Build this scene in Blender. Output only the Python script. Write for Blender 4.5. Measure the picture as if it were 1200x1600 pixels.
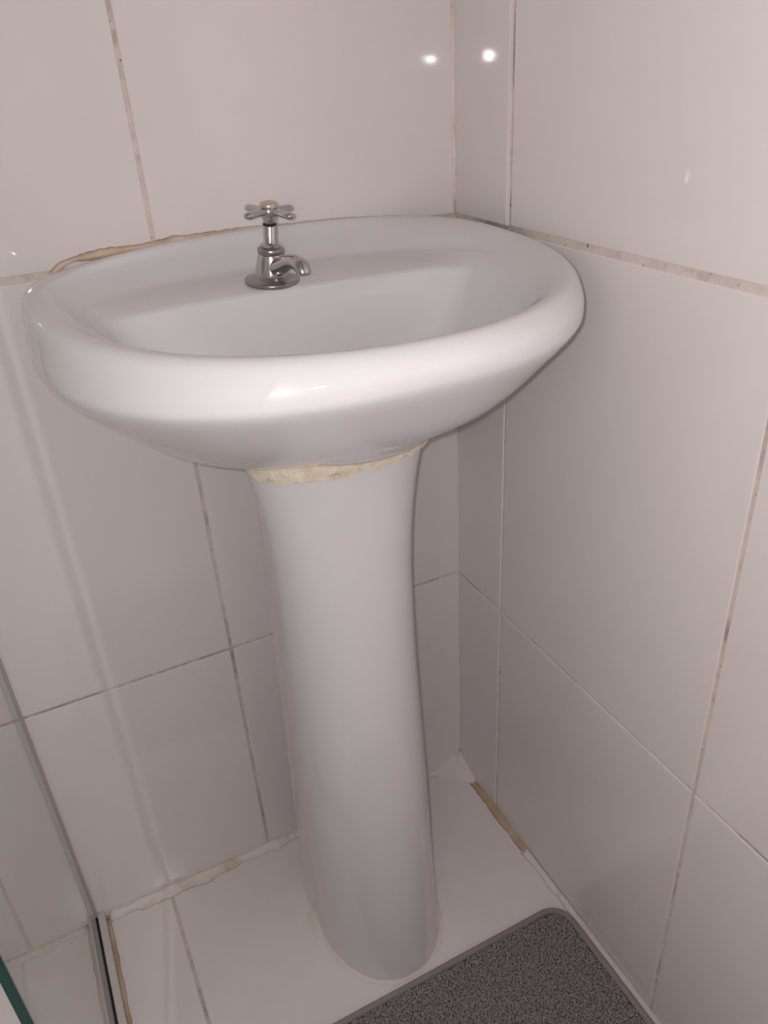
import bpy, bmesh, math, random
import numpy as np
from mathutils import Vector, Matrix, noise
for o in list(bpy.data.objects): bpy.data.objects.remove(o)
S = bpy.context.scene
C = S.collection
random.seed(4)
PI = math.pi

# ------------------------------------------------------------------ camera
F_PX = 1232.28
CAM = Vector((-.4638, -.7757, .9776))
RIGHT = Vector((.89356362, -.44565071, -.05421709))
UP = Vector((.26267367, .42106131, .86816468))
FWD = Vector((.36406949, .79000178, -.49330578))
cd = bpy.data.cameras.new('camera')
cam = bpy.data.objects.new('camera', cd)
C.objects.link(cam)
cd.sensor_fit = 'VERTICAL'; cd.sensor_height = 32.0
cd.lens = F_PX * 32.0 / 1600.0
cd.clip_start = .01
cam.matrix_world = Matrix((
    (RIGHT.x, UP.x, -FWD.x, CAM.x),
    (RIGHT.y, UP.y, -FWD.y, CAM.y),
    (RIGHT.z, UP.z, -FWD.z, CAM.z), (0, 0, 0, 1)))
S.camera = cam

# ------------------------------------------------------------------ light and exposure
w = bpy.data.worlds.new('world'); S.world = w; w.use_nodes = True
w.node_tree.nodes['Background'].inputs[0].default_value = (.9, .92, 1, 1)
w.node_tree.nodes['Background'].inputs[1].default_value = 0.0
S.view_settings.view_transform = 'Standard'
S.view_settings.look = 'None'
S.view_settings.gamma = 1.0
S.view_settings.use_curve_mapping = False
S.view_settings.exposure = -0.30
S.cycles.use_denoising = True
S.cycles.blur_glossy = 0.0
S.cycles.sample_clamp_indirect = 30.0


def lamp(name, loc, energy, radius, col=(1, 1, 1)):
    l = bpy.data.lights.new(name, 'POINT'); l.energy = energy
    l.shadow_soft_size = radius; l.color = col
    o = bpy.data.objects.new(name, l); o.location = loc; C.objects.link(o)
    return o


FLASH = CAM - RIGHT * .012 + UP * .005
lamp('flash_lamp', FLASH, 7.8, .0045, (1, .97, .96))
lamp('flash_bounce_lamp', (-.744, -1.2, 1.4), 14.5, .006, (1, .96, .94))  # added lamp, stands in for the flash reflected off the shower glass

# ------------------------------------------------------------------ materials


def nd(t, k, **kw):
    n = t.nodes.new(k)
    for a, b in kw.items(): setattr(n, a, b)
    return n


def mat(name, col, rough=.5, metal=0., coat=0., spec=.5):
    m = bpy.data.materials.new(name); m.use_nodes = True
    b = m.node_tree.nodes['Principled BSDF']
    b.inputs['Base Color'].default_value = (*col, 1)
    b.inputs['Roughness'].default_value = rough
    b.inputs['Metallic'].default_value = metal
    b.inputs['Specular IOR Level'].default_value = spec
    b.inputs['Coat Weight'].default_value = coat
    return m


def ramp_noise(m, scale, stops, target='Base Color', detail=4, coords='Object', stretch=None, rough=.6):
    t = m.node_tree; b = t.nodes['Principled BSDF']
    tc = nd(t, 'ShaderNodeTexCoord'); src = tc.outputs[coords]
    if stretch:
        mp = nd(t, 'ShaderNodeMapping'); mp.inputs['Scale'].default_value = stretch
        t.links.new(src, mp.inputs['Vector']); src = mp.outputs['Vector']
    n = nd(t, 'ShaderNodeTexNoise'); n.inputs['Scale'].default_value = scale
    n.inputs['Detail'].default_value = detail; n.inputs['Roughness'].default_value = rough
    t.links.new(src, n.inputs['Vector'])
    r = nd(t, 'ShaderNodeValToRGB'); e = r.color_ramp.elements
    while len(e) < len(stops): e.new(.5)
    for k, (p, c) in enumerate(stops):
        e[k].position = p; e[k].color = (*c, 1) if len(c) == 3 else c
    t.links.new(n.outputs['Fac'], r.inputs['Fac'])
    if target: t.links.new(r.outputs['Color'], b.inputs[target])
    return r, src


def bump(m, scale, strength, dist=.001, detail=2, coords='Object'):
    t = m.node_tree; b = t.nodes['Principled BSDF']
    tc = nd(t, 'ShaderNodeTexCoord')
    n = nd(t, 'ShaderNodeTexNoise'); n.inputs['Scale'].default_value = scale
    n.inputs['Detail'].default_value = detail
    t.links.new(tc.outputs[coords], n.inputs['Vector'])
    bp = nd(t, 'ShaderNodeBump'); bp.inputs['Strength'].default_value = strength
    bp.inputs['Distance'].default_value = dist
    t.links.new(n.outputs['Fac'], bp.inputs['Height'])
    t.links.new(bp.outputs['Normal'], b.inputs['Normal'])


def specks(m, scale, thr, dark, base_socket_color):
    """small dark spots of mould mixed over whatever feeds Base Color"""
    t = m.node_tree; b = t.nodes['Principled BSDF']
    tc = nd(t, 'ShaderNodeTexCoord')
    n = nd(t, 'ShaderNodeTexNoise'); n.inputs['Scale'].default_value = scale
    n.inputs['Detail'].default_value = 3
    t.links.new(tc.outputs['Object'], n.inputs['Vector'])
    r = nd(t, 'ShaderNodeValToRGB')
    r.color_ramp.elements[0].position = thr; r.color_ramp.elements[0].color = (0, 0, 0, 1)
    r.color_ramp.elements[1].position = thr + .05; r.color_ramp.elements[1].color = (1, 1, 1, 1)
    t.links.new(n.outputs['Fac'], r.inputs['Fac'])
    mx = nd(t, 'ShaderNodeMix', data_type='RGBA')
    t.links.new(r.outputs['Color'], mx.inputs['Factor'])
    t.links.new(base_socket_color, mx.inputs['A'])
    mx.inputs['B'].default_value = (*dark, 1)
    t.links.new(mx.outputs['Result'], b.inputs['Base Color'])


TILE = (.80, .742, .738)
M_tile = mat('glazed_tile', TILE, .3, coat=1, spec=.0)
M_tile.node_tree.nodes['Principled BSDF'].inputs['Coat Roughness'].default_value = .038
ramp_noise(M_tile, 5, [(.3, (.79, .732, .728)), (.7, (.815, .757, .753))])
bump(M_tile, 420, .03, .0006, 2)
t = M_tile.node_tree; b_ = t.nodes['Principled BSDF']      # a few small dark chips in the glaze
tc = nd(t, 'ShaderNodeTexCoord'); vo = nd(t, 'ShaderNodeTexVoronoi'); vo.inputs['Scale'].default_value = 16
t.links.new(tc.outputs['Object'], vo.inputs['Vector'])
lt = nd(t, 'ShaderNodeMath', operation='LESS_THAN'); lt.inputs[1].default_value = .022
t.links.new(vo.outputs['Distance'], lt.inputs[0])
mx = nd(t, 'ShaderNodeMix', data_type='RGBA'); mx.inputs['B'].default_value = (.2, .17, .16, 1)
src_ = b_.inputs['Base Color'].links[0].from_socket
t.links.new(lt.outputs[0], mx.inputs['Factor']); t.links.new(src_, mx.inputs['A']); t.links.new(mx.outputs['Result'], b_.inputs['Base Color'])
M_floor = mat('floor_tile', TILE, .16)
ramp_noise(M_floor, 9, [(.3, (.80, .745, .74)), (.7, (.86, .80, .795))])
M_grout = mat('grout', (.66, .58, .52), .75)
r_, _ = ramp_noise(M_grout, 30, [(.25, (.54, .455, .39)), (.5, (.70, .615, .56)), (.75, (.76, .68, .64))])
t = M_grout.node_tree                                      # grey grime in stretches of the joints
tc = nd(t, 'ShaderNodeTexCoord'); n_ = nd(t, 'ShaderNodeTexNoise'); n_.inputs['Scale'].default_value = 6.5; n_.inputs['Detail'].default_value = 5
n_.inputs['Roughness'].default_value = .75
t.links.new(tc.outputs['Object'], n_.inputs['Vector'])
mr = nd(t, 'ShaderNodeMapRange'); mr.inputs['From Min'].default_value = .50; mr.inputs['From Max'].default_value = .62; mr.inputs['To Max'].default_value = .75
t.links.new(n_.outputs['Fac'], mr.inputs['Value'])
mx = nd(t, 'ShaderNodeMix', data_type='RGBA'); mx.inputs['B'].default_value = (.30, .25, .23, 1)
t.links.new(mr.outputs[0], mx.inputs['Factor']); t.links.new(r_.outputs['Color'], mx.inputs['A'])
specks(M_grout, 170, .66, (.14, .12, .11), mx.outputs['Result'])
M_caulk = mat('caulk', (.74, .66, .62), .55)
r_, _ = ramp_noise(M_caulk, 14, [(.28, (.60, .45, .31)), (.40, (.74, .62, .53)), (.48, (.82, .74, .70)), (.8, (.83, .76, .73))], rough=.7)
bump(M_caulk, 90, .4, .003, 4)
M_caulk_tan = mat('stained_caulk', (.6, .45, .3), .6)
r_, _ = ramp_noise(M_caulk_tan, 22, [(.3, (.44, .29, .17)), (.5, (.58, .43, .30)), (.7, (.68, .54, .42))])
bump(M_caulk_tan, 90, .4, .003, 4)
M_caulk_white = mat('white_cement', (.8, .72, .69), .7)
bump(M_caulk_white, 120, .3, .002, 3)
M_rim_seal = mat('rim_sealant', (.62, .5, .4), .5)
r_, _ = ramp_noise(M_rim_seal, 24, [(.32, (.42, .30, .22)), (.48, (.66, .50, .36)), (.62, (.74, .62, .54)), (.8, (.78, .70, .66))])
M_ceramic = mat('white_ceramic', (.735, .728, .735), .3, coat=1, spec=.0)
M_ceramic.node_tree.nodes['Principled BSDF'].inputs['Coat Roughness'].default_value = .06
t = M_rim_seal.node_tree; b_ = t.nodes['Principled BSDF']     # the stain fades out towards the room corner
tc = nd(t, 'ShaderNodeTexCoord'); sx = nd(t, 'ShaderNodeSeparateXYZ'); mr = nd(t, 'ShaderNodeMapRange')
mr.inputs['From Min'].default_value = -.03; mr.inputs['From Max'].default_value = .05
t.links.new(tc.outputs['Object'], sx.inputs[0]); t.links.new(sx.outputs['X'], mr.inputs['Value'])
mx = nd(t, 'ShaderNodeMix', data_type='RGBA'); mx.inputs['B'].default_value = (.70, .62, .58, 1)
t.links.new(mr.outputs[0], mx.inputs['Factor']); t.links.new(r_.outputs['Color'], mx.inputs['A']); t.links.new(mx.outputs['Result'], b_.inputs['Base Color'])
M_filler = mat('cracked_filler', (.8, .72, .58), .85)
r_, _ = ramp_noise(M_filler, 45, [(.33, (.26, .19, .15)), (.41, (.72, .62, .48)), (.6, (.86, .78, .64)), (.8, (.88, .82, .72))], rough=.75)
bump(M_filler, 120, .7, .004, 5)
M_chrome = mat('worn_chrome', (.56, .55, .55), .10, 1)
ramp_noise(M_chrome, 120, [(.3, (.08,) * 3), (.7, (.20,) * 3)], 'Roughness')
M_chrome_dull = mat('dull_chrome', (.38, .35, .345), .28, 1)
M_cap = mat('aged_cap', (.60, .55, .42), .3, .6)
M_black = mat('black_rubber_and_gap_shade', (.015, .014, .014), .5)  # the tap's rubber ring, and the shade drawn in the channel gap
M_plain = mat('plain_wall', (.46, .42, .41), .35)
M_ceil = mat('ceiling_paint', (.60, .58, .56), .8)
M_alu = mat('channel_plastic', (.64, .60, .59), .3)
M_seal = mat('clear_seal', (.42, .40, .38), .35)
M_gedge = mat('glass_edge', (.004, .035, .032), .12)
M_mat = mat('mat_fabric', (.12, .11, .106), .95, spec=.15)
M_pile = mat('mat_pile', (.07, .064, .062), .95, spec=.15)
ramp_noise(M_pile, 320, [(.3, (.18, .16, .155)), (.7, (.45, .405, .39))])
M_hem = mat('mat_hem', (.30, .275, .265), .95, spec=.15)
M_blocker = mat('white_blocker', (.78, .75, .74), .4)  # for the added light-blocking panel

# thin glass: passes light straight through with a grey green tint, mirrors by Fresnel
M_glass = bpy.data.materials.new('shower_glass'); M_glass.use_nodes = True
t = M_glass.node_tree; t.nodes.clear()
out = nd(t, 'ShaderNodeOutputMaterial')
tr = nd(t, 'ShaderNodeBsdfTransparent'); tr.inputs[0].default_value = (.90, .93, .915, 1)
gl = nd(t, 'ShaderNodeBsdfGlossy'); gl.inputs['Roughness'].default_value = .0
fr = nd(t, 'ShaderNodeFresnel'); fr.inputs['IOR'].default_value = 1.45
ge = nd(t, 'ShaderNodeNewGeometry'); mu = nd(t, 'ShaderNodeMath', operation='SUBTRACT', use_clamp=True)
t.links.new(fr.outputs[0], mu.inputs[0]); t.links.new(ge.outputs['Backfacing'], mu.inputs[1])   # one mirror image, from the face the ray enters by
mx = nd(t, 'ShaderNodeMixShader')
t.links.new(mu.outputs[0], mx.inputs[0]); t.links.new(tr.outputs[0], mx.inputs[1])
t.links.new(gl.outputs[0], mx.inputs[2]); t.links.new(mx.outputs[0], out.inputs[0])

t = M_gedge.node_tree; b_ = t.nodes['Principled BSDF']
tr = nd(t, 'ShaderNodeBsdfTransparent'); tr.inputs[0].default_value = (.10, .32, .30, 1)
mx = nd(t, 'ShaderNodeMixShader'); mx.inputs[0].default_value = .75
t.links.new(tr.outputs[0], mx.inputs[1]); t.links.new(b_.outputs[0], mx.inputs[2])
t.links.new(mx.outputs[0], t.nodes['Material Output'].inputs[0])

# ------------------------------------------------------------------ helpers


def link_mesh(name, me, m, parent=None, smooth=False):
    o = bpy.data.objects.new(name, me); C.objects.link(o)
    if m is not None:
        if isinstance(m, (list, tuple)):
            for k in m: me.materials.append(k)
        elif not me.materials: me.materials.append(m)
    if parent is not None: o.parent = parent
    if smooth:
        for p in me.polygons: p.use_smooth = True
    return o


def from_bm(name, bm, m, parent=None, smooth=False):
    bmesh.ops.recalc_face_normals(bm, faces=bm.faces)
    me = bpy.data.meshes.new(name); bm.to_mesh(me); bm.free()
    return link_mesh(name, me, m, parent, smooth)


def pyd(name, v, f, m, parent=None, smooth=False):
    me = bpy.data.meshes.new(name); me.from_pydata([tuple(x) for x in v], [], f); me.update()
    return link_mesh(name, me, m, parent, smooth)


def box_bm(x0, x1, y0, y1, z0, z1, bev=0., seg=2, bm=None):
    bm = bm or bmesh.new()
    r = bmesh.ops.create_cube(bm, size=1)
    vs = r['verts']
    for v in vs:
        v.co = Vector((x0 + (v.co.x + .5) * (x1 - x0), y0 + (v.co.y + .5) * (y1 - y0), z0 + (v.co.z + .5) * (z1 - z0)))
    if bev:
        es = list({e for v in vs for e in v.link_edges})
        bmesh.ops.bevel(bm, geom=es, offset=bev, segments=seg, affect='EDGES', profile=.5)
    return bm


def empty(name, loc=(0, 0, 0)):
    o = bpy.data.objects.new(name, None); o.location = loc; o.empty_display_size = .05
    C.objects.link(o); return o


def tag(o, label, cat, group=None):
    o['label'] = label; o['category'] = cat
    if group: o['group'] = group


def struct(o): o['kind'] = 'structure'; return o


def lathe_bm(prof, n=32, bm=None, mtx=None):
    bm = bm or bmesh.new(); rings = []
    for r, z in prof:
        if r < 1e-6: rings.append([bm.verts.new((0, 0, z))])
        else: rings.append([bm.verts.new((r * math.cos(2 * PI * k / n), r * math.sin(2 * PI * k / n), z)) for k in range(n)])
    for a, b in zip(rings, rings[1:]):
        for k in range(n):
            q = [a[k % len(a)], a[(k + 1) % len(a)], b[(k + 1) % len(b)], b[k % len(b)]]
            u = []
            for x in q:
                if x not in u: u.append(x)
            if len(u) > 2:
                try: bm.faces.new(u)
                except ValueError: pass
    if mtx is not None: bmesh.ops.transform(bm, matrix=mtx, verts=[v for r in rings for v in r])
    return bm


def tube_bm(path, radii, n=16, flat=1., bm=None, cap=True):
    """tube with varying radius; flat squashes it along the local up"""
    bm = bm or bmesh.new(); rings = []
    P = [Vector(p) for p in path]
    for i, p in enumerate(P):
        d = (P[min(i + 1, len(P) - 1)] - P[max(i - 1, 0)]).normalized()
        s = d.cross(Vector((0, 0, 1)))
        if s.length < 1e-3: s = Vector((1, 0, 0))
        s.normalize(); u = s.cross(d).normalized()
        rings.append([bm.verts.new(p + radii[i] * (math.cos(2 * PI * k / n) * s + flat * math.sin(2 * PI * k / n) * u)) for k in range(n)])
    for a, b in zip(rings, rings[1:]):
        for k in range(n): bm.faces.new((a[k], a[(k + 1) % n], b[(k + 1) % n], b[k]))
    if cap:
        bm.faces.new(rings[0]); bm.faces.new(rings[-1])
    return bm


def crom(a, b, c, d, t):
    return .5 * (2 * b + (c - a) * t + (2 * a - 5 * b + 4 * c - d) * t * t + (3 * b - a - 3 * c + d) * t ** 3)


# ------------------------------------------------------------------ room shell
Z2, Z1, TH = .3661, .83, .4639            # grout lines on the walls
ROWS = [0, Z2, Z1, Z1 + TH, Z1 + 2 * TH, Z1 + 3 * TH, 2.42]
COLS = [0, -.323, -.65, -.977, -1.304, -1.52]
SIDE = [0, .104, .4303, .757, 1.084, 1.411, 1.738, 2.0]
EPS = .0057
G = .0013                                  # grout sits this far behind the tile face

wall_back = struct(from_bm('wall_back', box_bm(-1.52, .12, G, .12, -.1, 2.42), M_grout))
wall_right = struct(from_bm('wall_right', box_bm(G, .12, -2.0, 0, -.1, 2.42), M_grout))
wall_right.rotation_euler = (0, 0, -EPS)
wall_left = struct(from_bm('wall_left', box_bm(-1.64, -1.52, -2.0, .12, -.1, 2.42), M_plain))
wall_front = struct(from_bm('wall_front', box_bm(-1.64, .12, -2.12, -2.0, -.1, 2.42), M_plain))
floor = struct(from_bm('floor', box_bm(-1.52, .02, -2.0, .02, -.1, -.0012), M_grout))
ceiling = struct(from_bm('ceiling', box_bm(-1.64, .12, -2.12, .12, 2.42, 2.54), M_ceil))

tile_cache = {}


def tile(parent, w_, h_, d, pos, axis, m, tilt=None):
    """a tile w_ wide, h_ high, d thick; its face looks at -axis side; pos = centre of its face"""
    key = (round(w_, 4), round(h_, 4), axis, m.name)
    me = tile_cache.get(key)
    if me is None:
        if axis == 'y': bm = box_bm(-w_ / 2, w_ / 2, 0, d, -h_ / 2, h_ / 2)
        elif axis == 'x': bm = box_bm(0, d, -w_ / 2, w_ / 2, -h_ / 2, h_ / 2)
        else: bm = box_bm(-w_ / 2, w_ / 2, -h_ / 2, h_ / 2, -d, 0)
        k = {'y': 1, 'x': 0, 'z': 2}[axis]; s = 1 if axis == 'z' else -1
        ext = max(v.co[k] * s for v in bm.verts)
        es = [e for e in bm.edges if all(abs(v.co[k] * s - ext) < 1e-6 for v in e.verts)]
        bmesh.ops.bevel(bm, geom=es, offset=.0011, segments=2, affect='EDGES', profile=.5)
        bmesh.ops.recalc_face_normals(bm, faces=bm.faces)
        me = bpy.data.meshes.new('floor_tile' if axis == 'z' else 'wall_tile'); bm.to_mesh(me); bm.free()
        me.materials.append(m); tile_cache[key] = me
    o = bpy.data.objects.new(me.name.split('.')[0], me); C.objects.link(o)
    o.parent = parent; o.location = pos
    if tilt: o.rotation_euler = tilt
    return o


g2 = .0019
for r in range(len(ROWS) - 1):
    zb, zt = ROWS[r] + g2, ROWS[r + 1] - g2
    if r == 1: zt -= .001
    if r == 2: zb += .0018
    for c in range(len(COLS) - 1):
        x1, x0 = COLS[c] - (g2 if c else .001), COLS[c + 1] + g2
        tl = (random.uniform(-.0012, .0012), 0, random.uniform(-.0012, .0012))
        tile(wall_back, x1 - x0, zt - zb, .007, ((x0 + x1) / 2, 0, (zb + zt) / 2), 'y', M_tile, tl)
    for c in range(len(SIDE) - 1):
        y1, y0 = -SIDE[c] - (g2 if c else .001), -SIDE[c + 1] + g2
        tl = (0, random.uniform(-.0012, .0012), random.uniform(-.0012, .0012))
        if c == 0 and r == 2: tl = (0, .0, -.026)
        tile(wall_right, y1 - y0, zt - zb, .007, (0 if not (c == 0 and r == 2) else -.0012, (y0 + y1) / 2, (zb + zt) / 2), 'x', M_tile, tl)
FX = [0, -.468, -.936, -1.404, -1.52]; FY = [0, -.47, -.94, -1.41, -1.88, -2.0]
for i in range(4):
    for j in range(5):
        x1, x0, y1, y0 = FX[i] - .002, FX[i + 1] + .002, FY[j] - .002, FY[j + 1] + .002
        tile(floor, x1 - x0, y1 - y0, .008, ((x0 + x1) / 2, (y0 + y1) / 2, 0), 'z', M_floor)


def nz(x, s, seed): return noise.noise(Vector((x * s, seed * 7.3, 1.7)))


def fillet(name, L, place, hw, m, seed, amp=.35, step=.004):
    """hand-smeared bead in the angle of two surfaces; place(s, a, b) with a out of one and b out of the other"""
    n = max(4, int(L / step)); v = []; f = []; K = 6
    for i in range(n + 1):
        s = L * i / n; h, ww = hw(s)
        h *= 1 + amp * (nz(s, 45, seed) + .6 * nz(s, 150, seed + 3)); ww *= 1 + amp * (nz(s, 40, seed + 1) + .6 * nz(s, 160, seed + 5))
        h = max(h, .0008); ww = max(ww, .0008)
        for k in range(K):
            q = k / (K - 1) * PI / 2
            a = ww * (1 - math.sin(q)) ** 1.0; b = h * (1 - math.cos(q)) ** 1.0
            v.append(place(s, a + .0003, b + .0003))
        v.append(place(s, -.001, -.001))
    K1 = K + 1
    for i in range(n):
        for k in range(K1):
            f.append((i * K1 + k, i * K1 + (k + 1) % K1, (i + 1) * K1 + (k + 1) % K1, (i + 1) * K1 + k))
    f.append(tuple(range(K1))[::-1]); f.append(tuple(n * K1 + k for k in range(K1)))
    o = pyd(name, v, f, m, None, True)
    bm = bmesh.new(); bm.from_mesh(o.data); bmesh.ops.recalc_face_normals(bm, faces=bm.faces); bm.to_mesh(o.data); bm.free()
    return struct(o)


# floor beads: along the back wall, along the right wall, corner lump
fillet('trim_1', .53, lambda s, a, b: (-.02 - s, -a, b), lambda s: (.006 if s < .2 else .0085, .008 if s < .2 else .012), M_caulk, 1, .6)
fillet('trim_2', .17, lambda s, a, b: (-a - .00015, -.02 - s, b), lambda s: (.005 + .003 * math.exp(-((s - .07) / .03) ** 2), .010), M_caulk_tan, 2, .3)
fillet('trim_3', .9, lambda s, a, b: (-a - .001 - .0057 * (s + .19), -.185 - s, b), lambda s: (.0045, .0065 + .004 * math.exp(-s / .03)), M_caulk, 3, .3)
# corner lump of white cement
v = []; f = []; n = 14
for i in range(n + 1):
    for j in range(n + 1):
        a, b = i / n * .05, j / n * .05
        d = math.hypot(a, b)
        h = .024 * max(0, 1 - (a + b) / .052) ** .8 * (1 + .25 * noise.noise(Vector((a * 90, b * 90, 4))))
        v.append((-a - .0002, -b - .0002, h - .001 if a + b > .05 else h + .0004))
for i in range(n):
    for j in range(n):
        q = i * (n + 1) + j; f.append((q, q + n + 1, q + n + 2, q + 1))
struct(pyd('trim_4', v, f, M_caulk_white, None, True))
# bead up the corner of the two walls
fillet('trim_5', 1.3, lambda s, a, b: (-a, -b, .845 + s), lambda s: (.003, .0025), M_caulk, 6, .25, .01)

fillet('trim_7', .79, lambda s, a, b: (-a, -b, .026 + s), lambda s: (.0022, .0022), M_caulk_white, 7, .2, .01)

# ------------------------------------------------------------------ pedestal washbasin
CX = -.231
sink = empty('pedestal_washbasin', (CX, -.19, 0))
tag(sink, 'white ceramic washbasin on a tall pedestal in the tiled corner', 'washbasin')


def sgnpow(u, e): return math.copysign(abs(u) ** e, u)


N = 168
#        aL    aR    ym    yb     yf     nb   nf    zb     zf
RINGS = [
    (.020, .020, -.215, -.195, -.235, 2.0, 2.0, .700, .700),
    (.026, .026, -.215, -.189, -.241, 2.0, 2.0, .7025, .7025),
    (.075, .075, -.200, -.140, -.275, 2.4, 2.0, .710, .712),
    (.125, .125, -.175, -.122, -.312, 3.2, 2.0, .735, .745),
    (.150, .150, -.160, -.115, -.332, 3.6, 2.0, .775, .780),
    (.161, .161, -.152, -.110, -.341, 4.0, 2.0, .8060, .800),
    (.168, .168, -.150, -.104, -.346, 4.0, 2.0, .8115, .811),
    (.1785, .177, -.148, -.050, -.353, 2.7, 2.05, .8165, .8210),
    (.185, .183, -.148, -.036, -.357, 2.7, 2.05, .8195, .8255),
    (.197, .193, -.148, -.016, -.362, 3.2, 2.05, .834, .8303),
    (.207, .201, -.148, -.007, -.367, 3.6, 2.05, .8395, .832),
    (.214, .206, -.148, -.0035, -.373, 4.0, 2.05, .8395, .8315),
    (.2200, .2090, -.148, -.002, -.3795, 4.4, 2.05, .836, .827),
    (.2235, .2075, -.150, -.0015, -.384, 4.6, 2.1, .827, .820),
    (.2245, .2055, -.152, -.0015, -.384, 4.6, 2.15, .816, .812),
    (.2235, .2010, -.154, -.0015, -.380, 4.4, 2.2, .804, .803),
    (.2150, .1890, -.156, -.0015, -.362, 4.0, 2.15, .781, .783),
    (.1880, .1610, -.152, -.0015, -.324, 3.6, 2.1, .742, .745),
    (.1480, .1260, -.146, -.0050, -.272, 3.0, 2.05, .712, .717),
    (.1120, .1000, -.134, -.0250, -.228, 2.6, 2.05, .692, .694),
    (.0850, .0800, -.120, -.0450, -.196, 2.4, 2.05, .683, .685),
]
ARCH = .006


def ring_pts(p):
    aL, aR, ym, yb, yf, nb, nf, zb, zf = p
    D = []
    for k in range(1600):                                # dense outline: squarish at the back, round in front
        th = 2 * PI * k / 1600; u, v_ = math.cos(th), math.sin(th)
        a = aL if u < 0 else aR
        if v_ >= 0:
            n_ = nb * (.74 if u < 0 and yb > -.008 else 1)
            D.append((a * sgnpow(u, 2 / n_), ym + (yb - ym) * abs(v_) ** (2 / n_)))
        else:
            D.append((a * sgnpow(u, 2 / nf), ym - (ym - yf) * abs(v_) ** (2 / nf)))
    D = np.array(D); yc = .55 * yb + .45 * yf if yb > -.12 else (yb + yf) / 2
    an = np.unwrap(np.arctan2(D[:, 1] - yc, D[:, 0])); rd = np.hypot(D[:, 0], D[:, 1] - yc)
    an = np.concatenate([an - 2 * PI, an, an + 2 * PI]); rd = np.tile(rd, 3)
    out = []
    for k in range(N):
        th = 2 * PI * k / N; r = float(np.interp(th, an, rd))
        x = CX + r * math.cos(th); y = yc + r * math.sin(th)
        u = (x - CX) / (aL if x < CX else aR); v_ = max(0, (y - ym) / (yb - ym))
        q = min(1, max(0, (y + .19) / .13 if yb < -.02 else (y + .33) / .30)); q = q * q * (3 - 2 * q)
        z = zf + (zb - zf) * q
        if .73 < zb < .828 and yb > -.008: z -= (.008 if zb > .79 else .002 if zb > .76 else -.010) * max(0, -u) ** 1.5     # the left side hangs a little lower
        if -.117 < yb < -.1: y -= .009 * u * min(1, v_)
        if zb > .834: z += ARCH * max(0, 1 - ((x - CX) / .20) ** 2) * max(0, min(1, (y + .06) / .05))
        out.append(Vector((x, y, z)))
    return out


ctrl = [ring_pts(r) for r in RINGS]
fine = []
SUB = 3
for i in range(len(ctrl) - 1):
    a, b, c, d = ctrl[max(i - 1, 0)], ctrl[i], ctrl[i + 1], ctrl[min(i + 2, len(ctrl) - 1)]
    for s in range(SUB):
        fine.append([crom(a[k], b[k], c[k], d[k], s / SUB) for k in range(N)])
fine.append(ctrl[-1])
v = []; f = []
for rg in fine:
    for q in rg: v.append(Vector((q.x, min(q.y, -.0012), q.z)) - sink.location)
for i in range(len(fine) - 1):
    for k in range(N):
        f.append((i * N + k, i * N + (k + 1) % N, (i + 1) * N + (k + 1) % N, (i + 1) * N + k))
f.append(tuple(reversed(range(N)))); f.append(tuple((len(fine) - 1) * N + k for k in range(N)))
basin = pyd('basin', v, f, M_ceramic, sink, True)
bm = bmesh.new(); bm.from_mesh(basin.data); bmesh.ops.recalc_face_normals(bm, faces=bm.faces); bm.to_mesh(basin.data); bm.free()
basin.data.polygons[-1].use_smooth = False
# waste outlet at the bottom of the bowl
bm = lathe_bm([(0, .7015), (.010, .7015), (.0105, .7035), (.019, .7045), (.021, .7035), (.0215, .7005)], 32)
waste = from_bm('waste_outlet', bm, M_chrome_dull, basin, True)
waste.location = Vector((CX, -.215, 0)) - sink.location

# sealant between the basin's back edge and the wall
v = []; f = []
n = 110; K = 5
for i in range(n + 1):
    x = -.418 + .35 * i / n
    q = max(0, 1 - ((x - CX) / .20) ** 2)
    zt = .8372 + ARCH * q
    if i < 8: zt -= (.010) * (1 - i / 8) ** 2
    if i > .7 * n: zt -= .0035 * ((i / n - .7) / .3) ** 2
    h = .0040 * (1 + .5 * nz(x, 60, 8) + .4 * nz(x, 170, 9)); d = .0042 * (1 + .35 * nz(x, 80, 10))
    h *= 1 - .6 * min(1, max(0, (x + .27) / .08))
    for k in range(K):
        a = PI * k / (K - 1)
        v.append(Vector((x, -.0002 - d * math.sin(a), zt + h * -math.cos(a) + .002)) - sink.location)
    v.append(Vector((x, .0008, zt)) - sink.location)
K1 = K + 1
for i in range(n):
    for k in range(K1): f.append((i * K1 + k, i * K1 + (k + 1) % K1, (i + 1) * K1 + (k + 1) % K1, (i + 1) * K1 + k))
sb = pyd('sealant_bead', v, f, M_rim_seal, basin, True)
sb['label'] = 'tan stained sealant bead along the back edge of the basin'

# pedestal: a U section, flared at the top and at the foot
#       z     w    wback  yf
PED = [(.000, .0760, .0750, -.262), (.004, .0765, .0750, -.2635), (.02, .0755, .0745, -.262), (.06, .0745, .0735, -.258),
       (.15, .0735, .0720, -.250), (.28, .0718, .0690, -.240), (.40, .0695, .0665, -.229), (.48, .0688, .0655, -.221),
       (.55, .0700, .0650, -.214), (.60, .0735, .0655, -.210), (.64, .0790, .0675, -.209), (.668, .0850, .070, -.211), (.686, .089, .072, -.213)]
PCX = -.229


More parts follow.
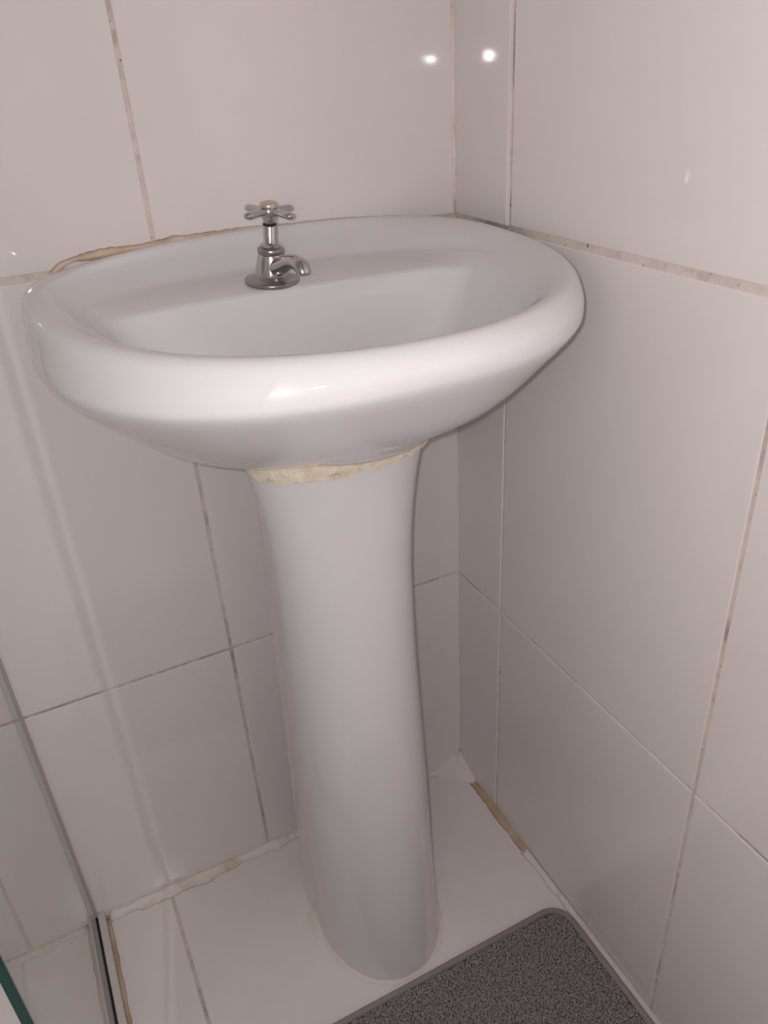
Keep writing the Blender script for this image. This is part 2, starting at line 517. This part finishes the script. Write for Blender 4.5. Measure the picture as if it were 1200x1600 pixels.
def ped_ring(z, w_, wb, yf, yb=-.098, n=40):
    ys = -.155; pts = []; sh = .007 * (max(z, 0) / .684) ** 5
    for k in range(8):                                   # left side, back to front
        t_ = k / 8; pts.append((PCX - (wb + (w_ - wb) * math.sin(t_ * PI / 2)), yb + (ys - yb) * t_, z))
    for k in range(n + 1):
        th = PI + PI * k / n
        pts.append((PCX + w_ * sgnpow(math.cos(th), 2 / 2.15), ys - (ys - yf) * abs(math.sin(th)) ** (2 / 2.15), z))
    for k in range(7, -1, -1):
        t_ = k / 8; pts.append((PCX + (wb + (w_ - wb) * math.sin(t_ * PI / 2)), yb + (ys - yb) * t_, z))
    return [Vector((q[0] + sh, q[1], q[2])) for q in pts]


def interp_rows(rows, sub=4):
    R = []
    for i in range(len(rows) - 1):
        a, b, c, d = (np.array(rows[j]) for j in (max(i - 1, 0), i, i + 1, min(i + 2, len(rows) - 1)))
        for s in range(sub): R.append(tuple(crom(a, b, c, d, s / sub)))
    R.append(rows[-1]); return R


PR = interp_rows(PED)
outer = [ped_ring(*r) for r in PR]
inner = [[Vector((PCX + (q.x - PCX) * .86, q.y + .012 if q.y < -.12 else q.y, q.z)) for q in rg] for rg in outer]
m_ = len(outer[0]); v = []; f = []
for rg in outer: v += [q - sink.location for q in rg]
off = len(v)
for rg in inner: v += [q - sink.location for q in rg]
for i in range(len(outer) - 1):
    for k in range(m_ - 1):
        f.append((i * m_ + k, i * m_ + k + 1, (i + 1) * m_ + k + 1, (i + 1) * m_ + k))
        f.append((off + i * m_ + k, off + (i + 1) * m_ + k, off + (i + 1) * m_ + k + 1, off + i * m_ + k + 1))
    for k in (0, m_ - 1):                                # back edges of the shell
        f.append((i * m_ + k, off + i * m_ + k, off + (i + 1) * m_ + k, (i + 1) * m_ + k))
for k in range(m_ - 1):
    f.append((k, off + k, off + k + 1, k + 1))
    t_ = (len(outer) - 1) * m_; f.append((t_ + k, t_ + k + 1, off + t_ + k + 1, off + t_ + k))
ped = pyd('pedestal', v, f, M_ceramic, sink, True)
bm = bmesh.new(); bm.from_mesh(ped.data); bmesh.ops.recalc_face_normals(bm, faces=bm.faces)
for e in bm.edges:
    if len(e.link_faces) == 2 and e.calc_face_angle(0) > .9: e.smooth = False
bm.to_mesh(ped.data); bm.free()

# cracked filler between basin and pedestal
top = ped_ring(*PED[-1], n=120)
arc = top[6:-6]; v = []; f = []; K = 5
for i, q in enumerate(arc):
    s = i / (len(arc) - 1); d = Vector((q.x - PCX, q.y + .155, 0))
    d = d.normalized() if d.length > 1e-5 else Vector((0, -1, 0))
    edge = min(1, s / .12, (1 - s) / .05); edge = max(0, edge)
    lo = .684 - .001 - (.0115 + .0025 * nz(i, .35, 21) + .0015 * nz(i, 1.1, 22)) * (.3 + .7 * edge)
    hi = .684 + (.011 + .002 * nz(i, .3, 23))
    for k in range(K):
        t_ = k / (K - 1)
        bul = (.0022 + .0008 * nz(i * 3 + k * 17, .4, 24)) * math.sin(PI * (.15 + .75 * t_)) * (.4 + .6 * edge)
        v.append(Vector((q.x, q.y, lo + (hi - lo) * t_)) + d * (bul + .0006 - (.004 if t_ > .9 else 0)) - sink.location)
for i in range(len(arc) - 1):
    for k in range(K - 1): f.append((i * K + k, (i + 1) * K + k, (i + 1) * K + k + 1, i * K + k + 1))
fl = pyd('filler_band', v, f, M_filler, ped, True)
fl['label'] = 'cracked cream filler band below the basin'
# white sealant round the pedestal foot
v = []; f = []
arc = ped_ring(*PED[0], n=90)[1:-1]
for i, q in enumerate(arc):
    d = Vector((q.x - PCX, q.y + .155, 0)); d = d.normalized()
    wd = .005 * (1 + .5 * nz(i, .25, 31)) + (.006 if 3 < i < 9 else 0); hh = .004 * (1 + .5 * nz(i, .3, 32)) + (.004 if 3 < i < 7 else 0)
    for (a, b) in ((-.001, hh), (wd * .3, hh * .75), (wd * .7, hh * .3), (wd, .0004)): v.append(q + d * (a + .0006) + Vector((0, 0, b)) - sink.location)
for i in range(len(arc) - 1):
    for k in range(3): f.append((i * 4 + k, (i + 1) * 4 + k, (i + 1) * 4 + k + 1, i * 4 + k + 1))
fs = pyd('foot_sealant', v, f, M_caulk_white, ped, True)

# ---- tap
TAP = Vector((-.2405, -.083, .8145))
tap = from_bm('tap', lathe_bm([(.0158, .002), (.0156, .0045), (.0146, .010), (.0130, .017), (.0118, .0225), (.0114, .024), (0, .024)], 40), M_chrome, sink, True)
tap['label'] = 'worn chrome pillar tap with a cross handle'
tap.location = TAP - sink.location
tap.rotation_euler = (math.radians(4), math.radians(3), 0)
from_bm('flange', lathe_bm([(0, -.002), (.0242, -.002), (.0248, .0002), (.0242, .0014), (.020, .0028), (.0172, .0036), (.0168, .0046), (.0155, .0054), (0, .0054)], 48), M_chrome_dull, tap, True)
from_bm('collar', lathe_bm([(.0110, .0232), (.0118, .0240), (.0119, .0275), (.0112, .0286), (.0090, .0290), (0, .0290)], 40), M_chrome_dull, tap, True)
bm = lathe_bm([(.0086, .0288), (.0094, .0293), (.0094, .0318), (.0080, .0326), (0, .0326)], 6)
from_bm('hex_nut', bm, M_chrome, tap)
from_bm('stem', lathe_bm([(.0068, .0324), (.0061, .0335), (.0060, .0465), (.0055, .0475), (0, .0475)], 32), M_chrome, tap, True)
from_bm('rubber_ring', lathe_bm([(.0048, .0470), (.0059, .0473), (.0061, .0481), (.0059, .0489), (.0048, .0491)], 32), M_black, tap, True)
# spout: leaves the body low, rises a little, turns down at the mouth
d = Vector((.22, -1, 0)).normalized()
pth = []; rad = []
for s, z, r in ((.003, .0110, .0098), (.010, .0130, .0090), (.018, .0168, .0079), (.026, .0208, .0071), (.034, .0234, .0068), (.041, .0240, .0068), (.047, .0225, .0068), (.0505, .0195, .0067), (.0515, .0160, .0065)):
    pth.append(d * s + Vector((0, 0, z))); rad.append(r)
pth2 = []; rad2 = []
for i in range(len(pth) - 1):
    A = [pth[max(i - 1, 0)], pth[i], pth[i + 1], pth[min(i + 2, len(pth) - 1)]]
    B = [rad[max(i - 1, 0)], rad[i], rad[i + 1], rad[min(i + 2, len(pth) - 1)]]
    for s in range(3): pth2.append(crom(*A, s / 3)); rad2.append(crom(*B, s / 3))
pth2.append(pth[-1]); rad2.append(rad[-1])
bm = bmesh.new(); rings = []
side = d.cross(Vector((0, 0, 1))).normalized()
for i, q in enumerate(pth2):
    tg = (pth2[min(i + 1, len(pth2) - 1)] - pth2[max(i - 1, 0)]).normalized()
    u = side.cross(tg).normalized()
    rings.append([bm.verts.new(q + rad2[i] * (math.cos(2 * PI * k / 24) * side + .9 * math.sin(2 * PI * k / 24) * u)) for k in range(24)])
# open mouth with a wall thickness and a dark inside
q = pth2[-1]; tg = (pth2[-1] - pth2[-2]).normalized(); u = side.cross(tg).normalized()
rings.append([bm.verts.new(q + .0048 * (math.cos(2 * PI * k / 24) * side + .9 * math.sin(2 * PI * k / 24) * u)) for k in range(24)])
rings.append([bm.verts.new(q - tg * .007 + .0045 * (math.cos(2 * PI * k / 24) * side + .9 * math.sin(2 * PI * k / 24) * u)) for k in range(24)])
for a, b in zip(rings, rings[1:]):
    for k in range(24): bm.faces.new((a[k], a[(k + 1) % 24], b[(k + 1) % 24], b[k]))
bm.faces.new(rings[-1])
from_bm('spout', bm, M_chrome, tap, True)
# cross handle: hub with four drop-ended arms
bm = lathe_bm([(.0050, .0488), (.0056, .0498), (.0057, .0520), (.0072, .0540), (.0084, .0562), (.0086, .0590), (.0080, .0618), (.0070, .0634), (0, .0634)], 32)
for k in range(4):
    a = math.radians(-64 + 90 * k); dr = Vector((math.cos(a), math.sin(a), 0))
    tube_bm([dr * r + Vector((0, 0, .0592 - .06 * max(0, r - .008))) for r in (.003, .0085, .014, .0195, .0235, .0260, .0274, .0280)],
            [.0046, .0041, .0038, .0040, .0042, .0038, .0027, .0008], 14, .75, bm)
from_bm('handle', bm, M_chrome, tap, True)
cp = from_bm('handle_cap', lathe_bm([(.0078, .0625), (.0080, .0642), (.0070, .0660), (.0042, .0671), (0, .0674)], 32), M_cap, tap, True)
cp['label'] = 'yellowed round cap on the tap handle'

# ------------------------------------------------------------------ glass shower screen
GX = -.568
GF = -.42
screen = empty('shower_screen', (GX, -.2, 0))
tag(screen, 'clear glass shower screen with green edge at the left of the basin', 'shower screen')


def sc(name, b, m, par=screen, bev=0.):
    x0, x1, y0, y1, z0, z1 = b
    L = screen.location
    return from_bm(name, box_bm(x0 - L.x, x1 - L.x, y0 - L.y, y1 - L.y, z0 - L.z, z1 - L.z, bev), m, par)


sc('glass_pane', (GX - .003, GX + .003, GF + .002, -.0042, .012, 1.95), M_glass)
sc('polished_edge', (GX - .003, GX + .003, GF, GF + .002, .012, 1.95), M_gedge)
sc('wall_seal', (GX - .0048, GX + .0048, -.0045, -.0005, .012, 1.95), M_seal, bev=.001)
sc('floor_channel', (GX - .0085, GX - .0045, GF, -.001, .0003, .016), M_alu, bev=.0008)
sc('floor_channel', (GX + .0045, GX + .0135, GF, -.001, .0003, .016), M_alu, bev=.0015)
sc('channel_gap_shade', (GX - .0046, GX + .0046, GF, -.002, .0004, .0125), M_black)  # black strip drawn for the shadow gap between glass and channel
fillet('trim_6', .40, lambda s, a, b: (GX + .0138 + a, -.004 - s, b), lambda s: (.003, .0045), M_caulk_tan, 12, .3)

# unseen panel added to cut off the added lamp past the screen's free edge
struct(from_bm('light_blocker', box_bm(-.624, -.616, -1.3, -.683, 0, 2.42, .001), M_blocker))

# ------------------------------------------------------------------ bath mat
mx0, mx1, my0, my1, mt = -.535, -.0125, -.74, -.2735, .007
bath = empty('bath_mat', ((mx0 + mx1) / 2, (my0 + my1) / 2, 0))
tag(bath, 'dark grey tufted bath mat with rounded corners on the white floor', 'bath mat')
L = bath.location
RC = .030


def rrect(x0, x1, y0, y1, r, n=10, step=.01):
    pts = []
    for (cx_, cy_, a0) in ((x1 - r, y1 - r, 0), (x0 + r, y1 - r, 90), (x0 + r, y0 + r, 180), (x1 - r, y0 + r, 270)):
        for k in range(n + 1):
            a = math.radians(a0 + 90 * k / n); pts.append(Vector((cx_ + r * math.cos(a), cy_ + r * math.sin(a), 0)))
    out_ = []
    for i, q in enumerate(pts):
        p2 = pts[(i + 1) % len(pts)]; d_ = (p2 - q).length; m2 = max(1, int(d_ / step))
        for k in range(m2): out_.append(q.lerp(p2, k / m2))
    return out_


loop = rrect(mx0, mx1, my0, my1, RC)
bm = bmesh.new()
lo = [bm.verts.new(q - L + Vector((0, 0, .0006))) for q in loop]
ins = rrect(mx0 + .002, mx1 - .002, my0 + .002, my1 - .002, RC - .002)
hi = [bm.verts.new((q - L) + Vector((0, 0, mt - .002))) for q in loop]
n = len(loop)
for k in range(n): bm.faces.new((lo[k], lo[(k + 1) % n], hi[(k + 1) % n], hi[k]))
bm.faces.new(hi); bm.faces.new(lo[::-1])
from_bm('backing', bm, M_mat, bath)
# overlocked hem: a bead of slanting stitches all the way round
per = []; acc = 0
dense = rrect(mx0 + .0025, mx1 - .0025, my0 + .0025, my1 - .0025, RC - .0025, 24, .0006)
bm = bmesh.new(); st = .0030; last = None; k = 0
tot = 0; marks = []
for i, q in enumerate(dense):
    if last is None or (q - last).length >= st: marks.append((q, (dense[(i + 1) % len(dense)] - q).normalized())); last = q
V = []; Fq = []
for q, tg in marks:
    nrm = Vector((tg.y, -tg.x, 0)); axis_ = (nrm + tg * .45).normalized(); b0 = len(V); side_ = Vector((-axis_.y, axis_.x, 0))
    for s, hgt, ww in ((-.0052, .0010, .0008), (-.0032, .0030, .0015), (0, .0042, .0017), (.0026, .0032, .0016), (.0042, -.0005, .0013), (.0044, -.0052, .0012)):
        cpt = q - L + axis_ * s + Vector((0, 0, mt - .0012 + hgt))
        V += [cpt - side_ * ww - Vector((0, 0, .0009)), cpt, cpt + side_ * ww - Vector((0, 0, .0009))]
    for r in range(5):
        for c in range(2): Fq.append((b0 + r * 3 + c, b0 + r * 3 + c + 1, b0 + (r + 1) * 3 + c + 1, b0 + (r + 1) * 3 + c))
hem = pyd('hem', V, Fq, M_hem, bath, True)
hem['kind'] = 'stuff'
# looped pile
rng = np.random.default_rng(3)
step = .0031
xs = np.arange(mx0 + .007, mx1 - .007, step); ys = np.arange(my0 + .007, my1 - .007, step * .8)
gx, gy = np.meshgrid(xs, ys)
gx = gx + (np.arange(len(ys)) % 2)[:, None] * step / 2
gx = (gx + rng.normal(0, .0006, gx.shape)).ravel(); gy = (gy + rng.normal(0, .0005, gy.shape)).ravel()


def inside(x, y, ins_):
    a0, a1, b0, b1, r = mx0 + ins_, mx1 - ins_, my0 + ins_, my1 - ins_, RC - ins_
    dx = np.maximum(np.maximum(a0 + r - x, x - (a1 - r)), 0); dy = np.maximum(np.maximum(b0 + r - y, y - (b1 - r)), 0)
    return dx * dx + dy * dy < r * r


ok = inside(gx, gy, .0075); gx, gy = gx[ok], gy[ok]
n = len(gx)
ang = rng.uniform(0, 2 * PI, n); ln = rng.uniform(.0016, .0026, n); wd = rng.uniform(.0010, .0014, n); ht = rng.uniform(.0022, .0042, n)
ring = []
tv = []                                        # template: two rings of six and a top
for rr, hh in ((1, 0), (.85, .62)):
    for k in range(6): tv.append((rr * math.cos(k * PI / 3), rr * math.sin(k * PI / 3), hh))
tv.append((0, 0, 1.0)); tv = np.array(tv)
tf = []
for k in range(6):
    k2 = (k + 1) % 6
    tf += [(k, k2, 6 + k2), (k, 6 + k2, 6 + k), (6 + k, 6 + k2, 12)]
tf = np.array(tf)
lx = tv[None, :, 0] * ln[:, None]; ly = tv[None, :, 1] * wd[:, None]
ca, sa = np.cos(ang)[:, None], np.sin(ang)[:, None]
VX = gx[:, None] + lx * ca - ly * sa - L.x; VY = gy[:, None] + lx * sa + ly * ca - L.y
VZ = mt - .0028 + tv[None, :, 2] * ht[:, None]
co = np.stack([VX, VY, VZ], -1).reshape(-1, 3)
fi = (tf[None] + (np.arange(n) * 13)[:, None, None]).reshape(-1, 3)
me = bpy.data.meshes.new('pile'); me.vertices.add(len(co)); me.vertices.foreach_set('co', co.ravel().astype(np.float32))
me.loops.add(fi.size); me.loops.foreach_set('vertex_index', fi.ravel().astype(np.int32))
me.polygons.add(len(fi)); me.polygons.foreach_set('loop_start', np.arange(0, fi.size, 3, dtype=np.int32))
me.update(calc_edges=True); me.validate()
pl = link_mesh('pile', me, M_pile, bath, True)
pl['kind'] = 'stuff'
